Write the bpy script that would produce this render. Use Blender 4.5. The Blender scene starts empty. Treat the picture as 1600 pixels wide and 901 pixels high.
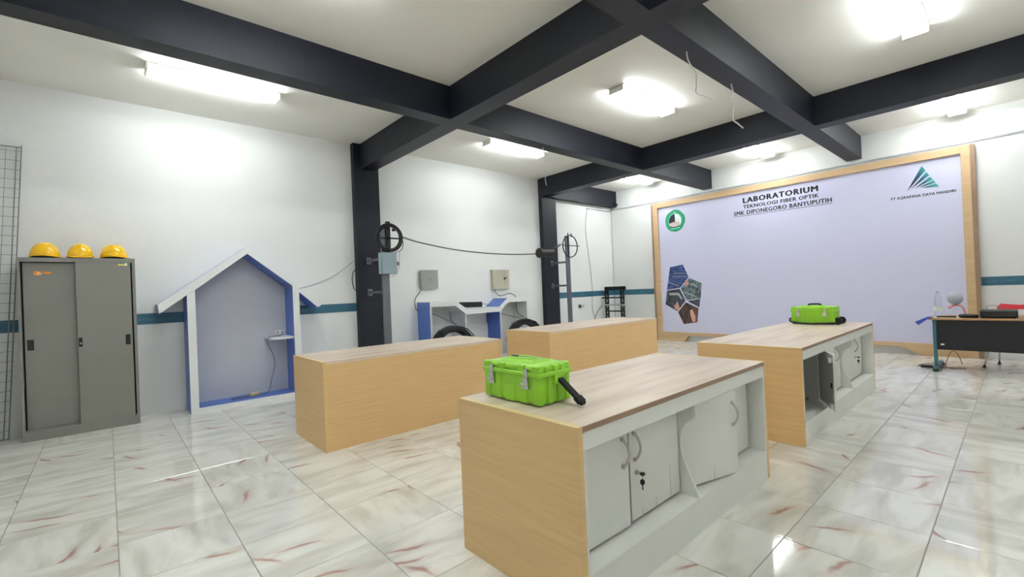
import bpy, bmesh, math, random
from mathutils import Vector, Matrix
random.seed(7)
scene = bpy.context.scene
COL = scene.collection
PI = math.pi

# ------------------------------------------------------------------ camera
YAW, PITCH, ROLL, FPX = 0.84191, 0.00536, -0.04193, 710.519
cam_d = bpy.data.cameras.new('camera'); cam = bpy.data.objects.new('camera', cam_d); COL.objects.link(cam)
f = Vector((math.cos(PITCH)*math.cos(YAW), math.cos(PITCH)*math.sin(YAW), math.sin(PITCH)))
r = f.cross(Vector((0, 0, 1))).normalized(); u = r.cross(f)
r2 = math.cos(ROLL)*r + math.sin(ROLL)*u; u2 = -math.sin(ROLL)*r + math.cos(ROLL)*u
M = Matrix((r2, u2, -f)).transposed().to_4x4()
M.translation = Vector((-1.01259, -2.84, 1.30127))
cam.matrix_world = M
cam_d.sensor_fit = 'HORIZONTAL'; cam_d.sensor_width = 36.0; cam_d.lens = FPX/1600*36.0
cam_d.clip_start = 0.02; cam_d.clip_end = 100
scene.camera = cam
# ------------------------------------------------------------------ world, exposure
w = bpy.data.worlds.new('world'); scene.world = w; w.use_nodes = True
w.node_tree.nodes['Background'].inputs[0].default_value = (0.75, 0.85, 1, 1)
w.node_tree.nodes['Background'].inputs[1].default_value = 0.3
vs = scene.view_settings
vs.view_transform = 'Standard'; vs.look = 'None'; vs.gamma = 1; vs.use_curve_mapping = False
vs.exposure = 1.23
TUBE_STRENGTH = 30.0
TUBE_COLOR = (0.93, 0.98, 1.0, 1)

# ------------------------------------------------------------------ materials
def lin(c):
    return tuple(((v/255)/12.92 if v/255 <= 0.04045 else ((v/255+0.055)/1.055)**2.4) for v in c) + (1,)
MATS = {}
def mat(name, rgb, rough=0.5, metal=0.0, vary=0.04, scale=(4, 4, 4), bump=0.0, bscale=60, rgb2=None, coat=0.0, spec=0.5):
    m = bpy.data.materials.new(name); m.use_nodes = True; MATS[name] = m
    nt = m.node_tree; b = nt.nodes['Principled BSDF']
    b.inputs['Roughness'].default_value = rough; b.inputs['Metallic'].default_value = metal
    b.inputs['Specular IOR Level'].default_value = spec
    b.inputs['Coat Weight'].default_value = coat
    tc = nt.nodes.new('ShaderNodeTexCoord'); mp = nt.nodes.new('ShaderNodeMapping'); mp.inputs['Scale'].default_value = scale
    nz = nt.nodes.new('ShaderNodeTexNoise'); nz.inputs['Scale'].default_value = 1.0; nz.inputs['Detail'].default_value = 5
    rp = nt.nodes.new('ShaderNodeValToRGB')
    a = lin(rgb)
    if rgb2: c0, c1 = a, lin(rgb2)
    else: c0 = tuple(v*(1-vary) for v in a[:3])+(1,); c1 = tuple(min(1, v*(1+vary)) for v in a[:3])+(1,)
    rp.color_ramp.elements[0].color = c0; rp.color_ramp.elements[1].color = c1
    rp.color_ramp.elements[0].position = 0.3; rp.color_ramp.elements[1].position = 0.7
    L = nt.links.new
    L(tc.outputs['Object'], mp.inputs[0]); L(mp.outputs[0], nz.inputs['Vector']); L(nz.outputs[0], rp.inputs[0]); L(rp.outputs[0], b.inputs['Base Color'])
    if bump:
        n2 = nt.nodes.new('ShaderNodeTexNoise'); n2.inputs['Scale'].default_value = bscale; n2.inputs['Detail'].default_value = 4
        bp = nt.nodes.new('ShaderNodeBump'); bp.inputs['Strength'].default_value = bump; bp.inputs['Distance'].default_value = 0.01
        L(tc.outputs['Object'], n2.inputs['Vector']); L(n2.outputs[0], bp.inputs['Height']); L(bp.outputs[0], b.inputs['Normal'])
    return m
def emis(name, col, s):
    m = bpy.data.materials.new(name); m.use_nodes = True; b = m.node_tree.nodes['Principled BSDF']
    b.inputs['Base Color'].default_value = (0.9, 0.9, 0.9, 1)
    b.inputs['Emission Color'].default_value = col; b.inputs['Emission Strength'].default_value = s
    MATS[name] = m; return m
mat('wall_white', (233, 234, 232), 0.55, vary=0.02, scale=(.8, .8, .8), bump=0.12, bscale=25)
mat('ceiling_white', (238, 236, 229), 0.8, vary=0.03, scale=(.7, .9, .7), bump=0.1, bscale=12)
mat('navy_paint', (23, 26, 37), 0.5, vary=0.06, scale=(2, 2, 2), bump=0.15, bscale=20, spec=0.35)
mat('maple', (226, 190, 136), 0.42, rgb2=(216, 179, 126), scale=(2.5, 2.5, 55), bump=0.02)
mat('maple_frame', (206, 176, 138), 0.45, rgb2=(194, 163, 124), scale=(2, 1.5, 14))
mat('maple_edge', (228, 205, 150), 0.45, vary=0.05)
mat('brown_edge', (150, 122, 98), 0.5, vary=0.05)
mat('white_melamine', (233, 233, 226), 0.38, vary=0.03, scale=(3, 3, 3), bump=0.02)
mat('white_print', (232, 233, 232), 0.5, vary=0.01)
mat('blue_laminate', (84, 116, 192), 0.38, vary=0.05)
mat('blue_dark', (66, 96, 178), 0.38, vary=0.05)
mat('lavender_laminate', (206, 208, 232), 0.4, vary=0.02)
mat('grey_lavender', (192, 194, 202), 0.5, vary=0.02)
mat('grey_steel', (130, 129, 122), 0.42, vary=0.03, scale=(2, 2, 2), bump=0.02)
mat('grey_box', (150, 152, 146), 0.5, vary=0.03)
mat('beige_box', (182, 178, 160), 0.5, vary=0.03)
mat('blue_grey_box', (142, 160, 166), 0.45, vary=0.03)
mat('galvanised', (112, 114, 120), 0.45, metal=0.55, vary=0.1, scale=(6, 6, 6))
mat('black_plastic', (14, 14, 16), 0.4, vary=0.1)
mat('black_cable', (16, 16, 19), 0.5, vary=0.15)
mat('grey_cable', (92, 92, 94), 0.5)
mat('white_cable', (200, 198, 192), 0.5)
mat('chrome', (200, 200, 200), 0.25, metal=1.0)
mat('brushed_steel', (196, 188, 180), 0.38, metal=0.6)
mat('shade_paint', (22, 20, 20), 0.7)  # near-black colour standing in for shade inside cupboards
mat('crack_line', (150, 150, 145), 0.7)
mat('green_plastic', (146, 208, 46), 0.33, vary=0.04, scale=(8, 8, 8), bump=0.02, bscale=200)
mat('green_recess_shade', (84, 150, 34), 0.45)  # darker green paints the shade of a sunken grip
mat('wire_grey', (128, 128, 128), 0.5)
mat('yellow_helmet', (250, 196, 10), 0.22, vary=0.02, coat=0.3)
mat('black_strap', (9, 9, 11), 0.7, vary=0.2)
mat('teal_band', (50, 102, 124), 0.5, vary=0.12, scale=(3, 3, 20))
mat('teal_steel', (58, 112, 124), 0.4, vary=0.05)
mat('pale_text', (92, 136, 150), 0.5)
mat('banner_print', (212, 212, 238), 0.55, vary=0.012, scale=(1, .7, .7))
mat('ink_black', (14, 14, 20), 0.5)
mat('emblem_green', (34, 150, 112), 0.5)
mat('emblem_light', (110, 215, 170), 0.5)
mat('emblem_dark', (40, 34, 48), 0.5)
mat('emblem_pink', (214, 184, 184), 0.5)
mat('print_dark', (20, 22, 30), 0.5, rgb2=(84, 96, 106), scale=(14, 14, 14))
mat('print_blue', (16, 20, 44), 0.5, rgb2=(76, 104, 176), scale=(30, 8, 34))
mat('print_teal', (34, 44, 58), 0.5, rgb2=(130, 150, 150), scale=(12, 16, 12))
mat('print_brown', (22, 20, 28), 0.5, rgb2=(112, 80, 70), scale=(10, 24, 5))
mat('print_skin', (206, 156, 140), 0.5)
mat('orange_sticker', (232, 146, 44), 0.5)
mat('yellow_sticker', (226, 214, 90), 0.5)
mat('table_wood', (176, 138, 100), 0.42, rgb2=(160, 122, 84), scale=(3, 20, 20))
mat('modesty_black', (17, 18, 23), 0.5)
mat('red_plastic', (200, 28, 44), 0.35)
mat('pale_globe', (176, 178, 190), 0.5)
mat('pink_plastic', (228, 138, 120), 0.45)
mat('blue_plastic', (60, 84, 180), 0.4)
mat('paper', (228, 228, 215), 0.7)
mat('grout', (150, 146, 136), 0.8, vary=0.1)
mat('beige_plastic', (214, 196, 160), 0.5)
mat('grey_trim', (170, 172, 172), 0.6)
emis('tube_light', TUBE_COLOR, TUBE_STRENGTH)
# clear plastic
m = bpy.data.materials.new('clear_plastic'); m.use_nodes = True; b = m.node_tree.nodes['Principled BSDF']
b.inputs['Transmission Weight'].default_value = 1.0; b.inputs['Roughness'].default_value = 0.08; b.inputs['IOR'].default_value = 1.2
b.inputs['Base Color'].default_value = (0.93, 0.95, 1, 1); MATS['clear_plastic'] = m

# laminate worktop: pinkish wood with long soft streaks along X
def top_mat():
    m = bpy.data.materials.new('worktop_laminate'); m.use_nodes = True; MATS['worktop_laminate'] = m
    nt = m.node_tree; b = nt.nodes['Principled BSDF']; N = nt.nodes.new; L = nt.links.new
    b.inputs['Roughness'].default_value = 0.38
    tc = N('ShaderNodeTexCoord'); mp = N('ShaderNodeMapping'); mp.inputs['Scale'].default_value = (1.1, 9, 9)
    nz = N('ShaderNodeTexNoise'); nz.inputs['Scale'].default_value = 1.0; nz.inputs['Detail'].default_value = 8; nz.inputs['Roughness'].default_value = 0.55
    rp = N('ShaderNodeValToRGB'); e = rp.color_ramp.elements
    e[0].position = 0.28; e[0].color = lin((186, 162, 146)); e[1].position = 0.72; e[1].color = lin((228, 214, 196))
    k = e.new(0.5); k.color = lin((213, 194, 176))
    L(tc.outputs['Object'], mp.inputs[0]); L(mp.outputs[0], nz.inputs['Vector']); L(nz.outputs[0], rp.inputs[0]); L(rp.outputs[0], b.inputs['Base Color'])
top_mat()

def tile_mat():
    m = bpy.data.materials.new('marble_tile'); m.use_nodes = True; MATS['marble_tile'] = m
    nt = m.node_tree; b = nt.nodes['Principled BSDF']; N = nt.nodes.new; L = nt.links.new
    b.inputs['Roughness'].default_value = 0.045; b.inputs['Specular IOR Level'].default_value = 1.0
    tc = N('ShaderNodeTexCoord'); oi = N('ShaderNodeObjectInfo')
    off = N('ShaderNodeVectorMath'); off.operation = 'SCALE'; off.inputs[0].default_value = (37.0, 71.0, 13.0)
    L(oi.outputs['Random'], off.inputs['Scale'])
    add = N('ShaderNodeVectorMath'); add.operation = 'ADD'
    L(tc.outputs['Object'], add.inputs[0]); L(off.outputs[0], add.inputs[1])
    # soft warm grey clouds, stretched
    mp = N('ShaderNodeMapping'); mp.inputs['Rotation'].default_value = (0, 0, 0.5); mp.inputs['Scale'].default_value = (2.0, 7.5, 1)
    L(add.outputs[0], mp.inputs[0])
    n1 = N('ShaderNodeTexNoise'); n1.inputs['Scale'].default_value = 1; n1.inputs['Detail'].default_value = 6; n1.inputs['Distortion'].default_value = 0.6
    L(mp.outputs[0], n1.inputs['Vector'])
    r1 = N('ShaderNodeValToRGB'); e = r1.color_ramp.elements
    e[0].position = 0.3; e[0].color = lin((206, 203, 192)); e[1].position = 0.6; e[1].color = lin((239, 238, 230))
    L(n1.outputs[0], r1.inputs[0])
    # short reddish strokes: stretched Voronoi cells, most of them left empty
    wv = N('ShaderNodeTexNoise'); wv.inputs['Scale'].default_value = 6.0; wv.inputs['Detail'].default_value = 2
    L(add.outputs[0], wv.inputs['Vector'])
    ws = N('ShaderNodeVectorMath'); ws.operation = 'SCALE'; ws.inputs['Scale'].default_value = 0.09; L(wv.outputs['Color'], ws.inputs[0])
    wa = N('ShaderNodeVectorMath'); wa.operation = 'ADD'; L(add.outputs[0], wa.inputs[0]); L(ws.outputs[0], wa.inputs[1])
    def strokes(rot, sx, sy, keep, rad):
        # rotate first, then stretch
        mr = N('ShaderNodeMapping'); mr.vector_type = 'POINT'; mr.inputs['Rotation'].default_value = (0, 0, rot); L(wa.outputs[0], mr.inputs[0])
        ms = N('ShaderNodeMapping'); ms.inputs['Scale'].default_value = (sx, sy, 0); L(mr.outputs[0], ms.inputs[0])
        vo = N('ShaderNodeTexVoronoi'); vo.voronoi_dimensions = '2D'; vo.inputs['Scale'].default_value = 1.0; L(ms.outputs[0], vo.inputs['Vector'])
        cs = N('ShaderNodeSeparateColor'); L(vo.outputs['Color'], cs.inputs[0])
        g = N('ShaderNodeMath'); g.operation = 'LESS_THAN'; g.inputs[1].default_value = keep; L(cs.outputs[0], g.inputs[0])
        d = N('ShaderNodeMapRange'); d.inputs[1].default_value = rad*.35; d.inputs[2].default_value = rad; d.inputs[3].default_value = 1; d.inputs[4].default_value = 0
        L(vo.outputs['Distance'], d.inputs[0])
        h = N('ShaderNodeMapRange'); h.inputs[1].default_value = 0; h.inputs[2].default_value = rad*3; h.inputs[3].default_value = 1; h.inputs[4].default_value = 0
        L(vo.outputs['Distance'], h.inputs[0])
        o1 = N('ShaderNodeMath'); o1.operation = 'MULTIPLY'; L(g.outputs[0], o1.inputs[0]); L(d.outputs[0], o1.inputs[1])
        o2 = N('ShaderNodeMath'); o2.operation = 'MULTIPLY'; L(g.outputs[0], o2.inputs[0]); L(h.outputs[0], o2.inputs[1])
        return o1, o2
    a1, h1 = strokes(0.35, 1.9, 15, .085, .27)
    a2, h2 = strokes(1.1, 2.4, 16, .035, .27)
    def mx(p, q, k_):
        o = N('ShaderNodeMath'); o.operation = 'MAXIMUM'; L(p.outputs[0], o.inputs[0]); L(q.outputs[0], o.inputs[1])
        z = N('ShaderNodeMath'); z.operation = 'MULTIPLY'; z.inputs[1].default_value = k_; L(o.outputs[0], z.inputs[0]); return z
    m1b = mx(a1, a2, .74); m2b = mx(h1, h2, .3)
    x1 = N('ShaderNodeMix'); x1.data_type = 'RGBA'; L(m2b.outputs[0], x1.inputs[0]); L(r1.outputs[0], x1.inputs[6]); x1.inputs[7].default_value = lin((205, 178, 160))
    x2 = N('ShaderNodeMix'); x2.data_type = 'RGBA'; L(m1b.outputs[0], x2.inputs[0]); L(x1.outputs[2], x2.inputs[6]); x2.inputs[7].default_value = lin((168, 112, 94))
    L(x2.outputs[2], b.inputs['Base Color'])
tile_mat()

def logo_mat():
    m = bpy.data.materials.new('logo_gradient'); m.use_nodes = True; MATS['logo_gradient'] = m
    nt = m.node_tree; b = nt.nodes['Principled BSDF']; N = nt.nodes.new; L = nt.links.new
    ge = N('ShaderNodeNewGeometry'); sp = N('ShaderNodeSeparateXYZ'); L(ge.outputs['Position'], sp.inputs[0])
    # ink fades from black at the left tips to turquoise at the right edge
    a = N('ShaderNodeMath'); a.operation = 'MULTIPLY_ADD'; a.inputs[1].default_value = -2.2; a.inputs[2].default_value = -3.62; L(sp.outputs[1], a.inputs[0])
    c = N('ShaderNodeMath'); c.operation = 'MULTIPLY_ADD'; c.inputs[1].default_value = 0.9; c.inputs[2].default_value = -2.4; L(sp.outputs[2], c.inputs[0])
    s = N('ShaderNodeMath'); s.operation = 'ADD'; L(a.outputs[0], s.inputs[0]); L(c.outputs[0], s.inputs[1])
    rp = N('ShaderNodeValToRGB'); e = rp.color_ramp.elements
    e[0].position = 0.2; e[0].color = lin((22, 26, 34)); e[1].position = 0.9; e[1].color = lin((70, 180, 172)); k = e.new(0.55); k.color = lin((30, 84, 110))
    L(s.outputs[0], rp.inputs[0]); L(rp.outputs[0], b.inputs['Base Color'])
logo_mat()

# ------------------------------------------------------------------ helpers
def tag(o, label=None, cat=None, group=None, kind=None):
    if label: o['label'] = label
    if cat: o['category'] = cat
    if group: o['group'] = group
    if kind: o['kind'] = kind
    return o
def thing(name, label, cat, loc=(0, 0, 0), rotz=0.0, group=None):
    o = bpy.data.objects.new(name, None); o.empty_display_size = 0.1; COL.objects.link(o)
    o.location = loc; o.rotation_euler = (0, 0, rotz)
    return tag(o, label, cat, group)
def wmat(o):
    m = Matrix.LocRotScale(o.location, o.rotation_euler, o.scale)
    return wmat(o.parent) @ m if o.parent else m
def copy_tree(o, parent=None):
    c = o.copy(); COL.objects.link(c)
    if parent: c.parent = parent
    for ch in list(o.children): copy_tree(ch, c)
    return c

class MB:
    """collects shapes, then links them as one mesh object"""
    def __init__(s): s.v = []; s.f = []
    def add(s, vs, fs):
        n = len(s.v); s.v += [tuple(p) for p in vs]; s.f += [tuple(i+n for i in q) for q in fs]; return s
    def box(s, x0, x1, y0, y1, z0, z1):
        return s.add([(x0, y0, z0), (x1, y0, z0), (x1, y1, z0), (x0, y1, z0), (x0, y0, z1), (x1, y0, z1), (x1, y1, z1), (x0, y1, z1)],
                     [(3, 2, 1, 0), (4, 5, 6, 7), (0, 1, 5, 4), (1, 2, 6, 5), (2, 3, 7, 6), (3, 0, 4, 7)])
    def obox(s, c, d, ang, tilt=0):
        """box centred on c, size d, turned about z by ang (and about its own y by tilt)"""
        R = Matrix.Rotation(ang, 3, 'Z') @ Matrix.Rotation(tilt, 3, 'Y')
        pts = [Vector(c) + R @ Vector((sx*d[0]/2, sy*d[1]/2, sz*d[2]/2)) for sz in (-1, 1) for sx, sy in ((-1, -1), (1, -1), (1, 1), (-1, 1))]
        return s.add(pts, [(3, 2, 1, 0), (4, 5, 6, 7), (0, 1, 5, 4), (1, 2, 6, 5), (2, 3, 7, 6), (3, 0, 4, 7)])
    def prism(s, poly, axis, a, b):
        """2D polygon extruded along an axis from a to b"""
        def P(p, t): return (t, p[0], p[1]) if axis == 'x' else ((p[0], t, p[1]) if axis == 'y' else (p[0], p[1], t))
        n = len(poly)
        ar = sum(poly[i][0]*poly[(i+1) % n][1]-poly[(i+1) % n][0]*poly[i][1] for i in range(n))
        if (ar < 0) != (axis == 'y'): poly = poly[::-1]
        vs = [P(p, a) for p in poly] + [P(p, b) for p in poly]
        if b < a: vs = vs[n:]+vs[:n]
        return s.add(vs, [tuple(range(n))[::-1], tuple(range(n, 2*n))] + [(i, (i+1) % n, n+(i+1) % n, n+i) for i in range(n)])
    def cyl(s, p0, p1, r, n=12, r1=None):
        p0, p1 = Vector(p0), Vector(p1); d = (p1-p0).normalized(); r1 = r if r1 is None else r1
        a = d.cross(Vector((0, 0, 1)) if abs(d.z) < .9 else Vector((1, 0, 0))).normalized(); c = d.cross(a)
        k = [(a*math.cos(2*PI*i/n)+c*math.sin(2*PI*i/n)) for i in range(n)]
        return s.add([p0+q*r for q in k]+[p1+q*r1 for q in k], [tuple(range(n))[::-1], tuple(range(n, 2*n))]+[(i, (i+1) % n, n+(i+1) % n, n+i) for i in range(n)])
    def tube(s, pts, r, n=6, closed=False, smooth=4):
        P = [Vector(p) for p in pts]
        if smooth and len(P) > 2:
            Q = []; m = len(P); rng = m if closed else m-1
            for i in range(rng):
                p0 = P[(i-1) % m] if closed or i > 0 else P[i]; p1 = P[i]; p2 = P[(i+1) % m]; p3 = P[(i+2) % m] if closed or i+2 < m else p2
                for k in range(smooth):
                    t = k/smooth
                    Q.append(0.5*((2*p1)+(p2-p0)*t+(2*p0-5*p1+4*p2-p3)*t*t+(3*p1-3*p2+p3-p0)*t**3))
            if not closed: Q.append(P[-1])
            P = Q
        m = len(P); vs = []; fs = []; a = None
        for i in range(m):
            d = (P[(i+1) % m]-P[i-1]) if closed else (P[min(i+1, m-1)]-P[max(i-1, 0)])
            d.normalize()
            if a is None: a = d.cross(Vector((0, 0, 1)) if abs(d.z) < .9 else Vector((1, 0, 0)))
            a = (a-d*a.dot(d)).normalized(); c = d.cross(a)
            vs += [P[i]+(a*math.cos(2*PI*j/n)+c*math.sin(2*PI*j/n))*r for j in range(n)]
        for i in range(m if closed else m-1):
            for j in range(n):
                fs.append((i*n+j, i*n+(j+1) % n, ((i+1) % m)*n+(j+1) % n, ((i+1) % m)*n+j))
        if not closed: fs += [tuple(range(n))[::-1], tuple(range((m-1)*n, m*n))]
        return s.add(vs, fs)
    def ring(s, c, rad, r, axis='y', n=40, k=8, sq=1.0):
        pts = []
        for i in range(n):
            t = 2*PI*i/n; a, b_ = rad*math.cos(t), rad*sq*math.sin(t)
            pts.append(Vector(c)+(Vector((a, 0, b_)) if axis == 'y' else (Vector((0, a, b_)) if axis == 'x' else Vector((a, b_, 0)))))
        return s.tube(pts, r, k, True, 0)
    def lathe(s, prof, c, n=24):
        vs = []; fs = []; m = len(prof)
        for rr, z in prof: vs += [(c[0]+rr*math.cos(2*PI*i/n), c[1]+rr*math.sin(2*PI*i/n), c[2]+z) for i in range(n)]
        for j in range(m-1):
            for i in range(n): fs.append((j*n+i, j*n+(i+1) % n, (j+1)*n+(i+1) % n, (j+1)*n+i))
        fs += [tuple(range(n))[::-1], tuple(range((m-1)*n, m*n))]
        return s.add(vs, fs)
    def build(s, name, m, parent=None, bev=0, seg=2, smooth=False, local=False, label=None, cat=None, group=None, kind=None):
        me = bpy.data.meshes.new(name)
        if parent is not None and not local:
            inv = wmat(parent).inverted(); vs = [inv @ Vector(p) for p in s.v]
        else: vs = s.v
        me.from_pydata([tuple(p) for p in vs], [], s.f); me.materials.append(MATS[m]); me.validate()
        o = bpy.data.objects.new(name, me); COL.objects.link(o)
        if parent is not None: o.parent = parent
        if smooth:
            for p in me.polygons: p.use_smooth = True
        if bev:
            bm_ = o.modifiers.new('bevel', 'BEVEL'); bm_.width = bev; bm_.segments = seg; bm_.limit_method = 'ANGLE'; bm_.angle_limit = 0.6
        return tag(o, label, cat, group, kind)
def bx(name, m, parent, x0, x1, y0, y1, z0, z1, **k): return MB().box(x0, x1, y0, y1, z0, z1).build(name, m, parent, **k)

def text_part(name, s, m, parent, fn, w, h, bold=0.02, label=None, t=0.0015):
    """lettering as a thin mesh fitted to w x h; fn maps (u, v, depth) to the world"""
    c = bpy.data.curves.new(name, 'FONT'); c.body = s; c.resolution_u = 2; c.space_character = 1.0+bold*3
    o = bpy.data.objects.new(name, c); COL.objects.link(o)
    me0 = bpy.data.meshes.new_from_object(o.evaluated_get(bpy.context.evaluated_depsgraph_get()))
    bpy.data.objects.remove(o); bpy.data.curves.remove(c)
    # heavier strokes: the same outlines laid over one another, slightly shifted
    V = [v.co.copy() for v in me0.vertices]; Fc = [tuple(p.vertices) for p in me0.polygons]; vs = []; fs = []
    for q, (du, dv) in enumerate([(0, 0)] + ([(bold, 0), (-bold, 0), (0, bold*.5), (0, -bold*.5)] if bold else [])):
        n0 = len(vs); vs += [(p.x+du, p.y+dv, q*.01) for p in V]; fs += [tuple(i+n0 for i in f_) for f_ in Fc]
    me = bpy.data.meshes.new(name); me.from_pydata(vs, [], fs)
    xs = [v.co.x for v in me.vertices]; ys = [v.co.y for v in me.vertices]
    x0, x1, y0, y1 = min(xs), max(xs), min(ys), max(ys)
    inv = wmat(parent).inverted() if parent is not None else Matrix()
    for v in me.vertices: v.co = inv @ Vector(fn((v.co.x-x0)/(x1-x0)*w, (v.co.y-y0)/(y1-y0)*h, t+v.co.z*.005))
    me.materials.clear(); me.materials.append(MATS[m]); me.name = name
    o = bpy.data.objects.new(name, me); COL.objects.link(o)
    if parent is not None: o.parent = parent
    return tag(o, label)

# ------------------------------------------------------------------ room shell
CZ = 3.725; WY = 4.167; WX = 8.80; RX = -2.05; RY = -3.72
def struct(name, m, *b, **k): return bx(name, m, None, *b, kind='structure', **k)
wall_left = struct('wall_left', 'wall_white', RX-.1, WX+.1, WY, WY+.12, -.05, CZ+.1)
wall_far = struct('wall_far', 'wall_white', WX, WX+.12, RY, WY, -.05, CZ+.1)
struct('wall_right', 'wall_white', RX, WX, RY-.12, RY, -.05, CZ+.1)
struct('wall_back', 'wall_white', RX-.12, RX, RY, WY, -.05, CZ+.1)
struct('ceiling', 'ceiling_white', RX, WX, RY, WY, CZ, CZ+.1)
# lower lining of the far wall and of the last bay, with its ledge
struct('wall_far_lining', 'wall_white', 8.765, WX, RY, WY-.02, 0, 3.25)
struct('trim_1', 'grey_trim', 8.75, WX, RY, WY-.02, 3.25, 3.275)
struct('trim_2', 'grey_trim', 7.79, 8.765, WY-.02, WY, 3.22, 3.245)
floor = struct('floor', 'grout', RX, WX, RY, WY, -.06, -.003)

# floor tiles: 0.5 m glossy tiles, each its own object near the camera, the rest joined
def tile_mesh_data(x0, x1, y0, y1):
    e = .0018; c = .0022
    vs = []; fs = []
    for (a, z) in ((e, -.004), (e, -c), (e+c, 0)):
        vs += [(x0+a, y0+a, z), (x1-a, y0+a, z), (x1-a, y1-a, z), (x0+a, y1-a, z)]
    for k in (0, 4):
        for i in range(4): fs.append((k+i, k+(i+1) % 4, k+4+(i+1) % 4, k+4+i))
    fs.append((8, 9, 10, 11)); return vs, fs
cells = []
for i in range(-5, 18):
    for j in range(-8, 9):
        x0, x1, y0, y1 = max(i*.5, RX), min(i*.5+.5, 8.765), max(j*.5, RY), min(j*.5+.5, WY)
        dx, dy = (x0+x1)/2+1.01, (y0+y1)/2+2.84
        ang = math.degrees(math.atan2(dy, dx)); d = math.hypot(dx, dy)
        seen = -6 < ang < 103 and d > 1.2
        cells.append((0 if seen else 1, d, x0, x1, y0, y1))
cells.sort()
tcache = {}; rest = MB()
for n, (o_, d, x0, x1, y0, y1) in enumerate(cells):
    if n < 300 and o_ == 0:
        sx, sy = round(x1-x0, 3), round(y1-y0, 3)
        if (sx, sy) not in tcache:
            me = bpy.data.meshes.new('floor_tile'); vs_, fs_ = tile_mesh_data(-sx/2, sx/2, -sy/2, sy/2)
            me.from_pydata(vs_, [], fs_); me.materials.append(MATS['marble_tile']); tcache[(sx, sy)] = me
        t = bpy.data.objects.new('floor_tile', tcache[(sx, sy)]); COL.objects.link(t); t.parent = floor
        t.location = ((x0+x1)/2, (y0+y1)/2, 0)
        if sx == sy: t.rotation_euler.z = random.choice((0, 0, PI/2, PI))
    else:
        rest.add(*tile_mesh_data(x0, x1, y0, y1))
rest.build('floor_tiles_beyond', 'marble_tile', floor, kind='stuff')

# columns and beams
struct('column', 'navy_paint', 1.935, 2.345, 4.06, WY, 0, CZ, label='navy square pillar on the left wall between house frame and steel pole')
struct('column', 'navy_paint', 6.13, 6.57, 4.06, WY, 0, CZ, label='navy square pillar on the left wall nearer the corner')
BZ = 3.335
for x0, x1 in ((2.05, 2.29), (6.11, 6.34)):
    struct('ceiling_beam', 'navy_paint', x0, x1, RY, 4.06, BZ, CZ)
for y0, y1 in ((1.54, 1.75), (-1.07, -.85)):
    xs = [(RX, 2.05), (2.29, 6.11), (6.34, WX)]
    for x0, x1 in xs: struct('ceiling_beam', 'navy_paint', x0, x1, y0, y1, BZ, CZ)
struct('ceiling_beam', 'navy_paint', 6.34, WX, 4.0, WY, 3.33, CZ)
struct('trim_3', 'teal_band', RX, 1.935, WY-.004, WY, 1.085, 1.215)
struct('trim_4', 'teal_band', 6.57, 8.765, WY-.004, WY, 1.085, 1.215)
tb = struct('trim_5', 'teal_band', 8.761, 8.765, 2.95, WY-.004, 1.085, 1.215)
tb2 = struct('trim_6', 'teal_band', 8.761, 8.765, RY, -2.44, 1.085, 1.215)
def on_left(x, z): return lambda u_, v, t: (x+u_, WY-.004-t, z+v)
def on_far(y, z, X=8.761): return lambda u_, v, t: (X-t, y-u_, z+v)
t3 = bpy.data.objects['trim_3']; t4 = bpy.data.objects['trim_4']
for x in (-.98, .78, -1.7): text_part('lettering', 'FIBER OPTIC', 'pale_text', t3, on_left(x, 1.125), .42, .028, 0)
for x in (6.66, 7.4): text_part('lettering', 'FIBER OPTIC', 'pale_text', t4, on_left(x, 1.125), .42, .028, 0)
text_part('lettering', 'FIBER OPTIC', 'pale_text', tb, on_far(3.4, 1.125), .3, .028, 0)
text_part('lettering', 'FIBER OPTIC', 'pale_text', tb2, on_far(-2.48, 1.13), .3, .028, 0)

# ------------------------------------------------------------------ tube lights
def ceiling_light(x, y, label):
    t = thing('tube_light_fixture', label, 'ceiling light', (x, y, CZ), group='twin tube ceiling lights')
    MB().prism([(-.105, 0), (.105, 0), (.105, -.012), (.03, -.022), (-.03, -.022), (-.105, -.012)], 'x', -.61, .61).build('housing', 'white_melamine', t, local=True)
    for s_ in (-1, 1):
        MB().box(s_*.62-(.02 if s_ > 0 else 0), s_*.62+(.02 if s_ < 0 else 0), -.1, .1, -.072, -.002).build('end_cap', 'white_melamine', t, local=True, bev=.004)
    for s_ in (-1, 1):
        MB().cyl((-.6, s_*.072, -.052), (.6, s_*.072, -.052), .0145, 12).build('tube', 'tube_light', t, local=True, smooth=True)
    return t
LIGHTS = [(-.04, 2.95, 'twin tube light on the ceiling above the house-shaped frame'),
          (4.22, 2.80, 'twin tube ceiling light above the white and blue cable desk'),
          (4.28, .36, 'twin tube light in the middle ceiling bay, beside the two loose wires'),
          (4.42, -2.22, 'large bright twin tube light at the top right corner of the photo'),
          (7.95, .31, 'small distant tube light over the heading of the display board'),
          (7.95, -2.28, 'small distant tube light over the triangular logo of the display board'),
          (7.93, 2.9, 'farthest left tube light, close to the room corner'),
          (0, .3, 'twin tube light overhead, behind the front crossing of beams'),
          (0, -2.3, 'twin tube light overhead above the viewer')]
for x, y, l in LIGHTS: ceiling_light(x, y, l)

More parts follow.
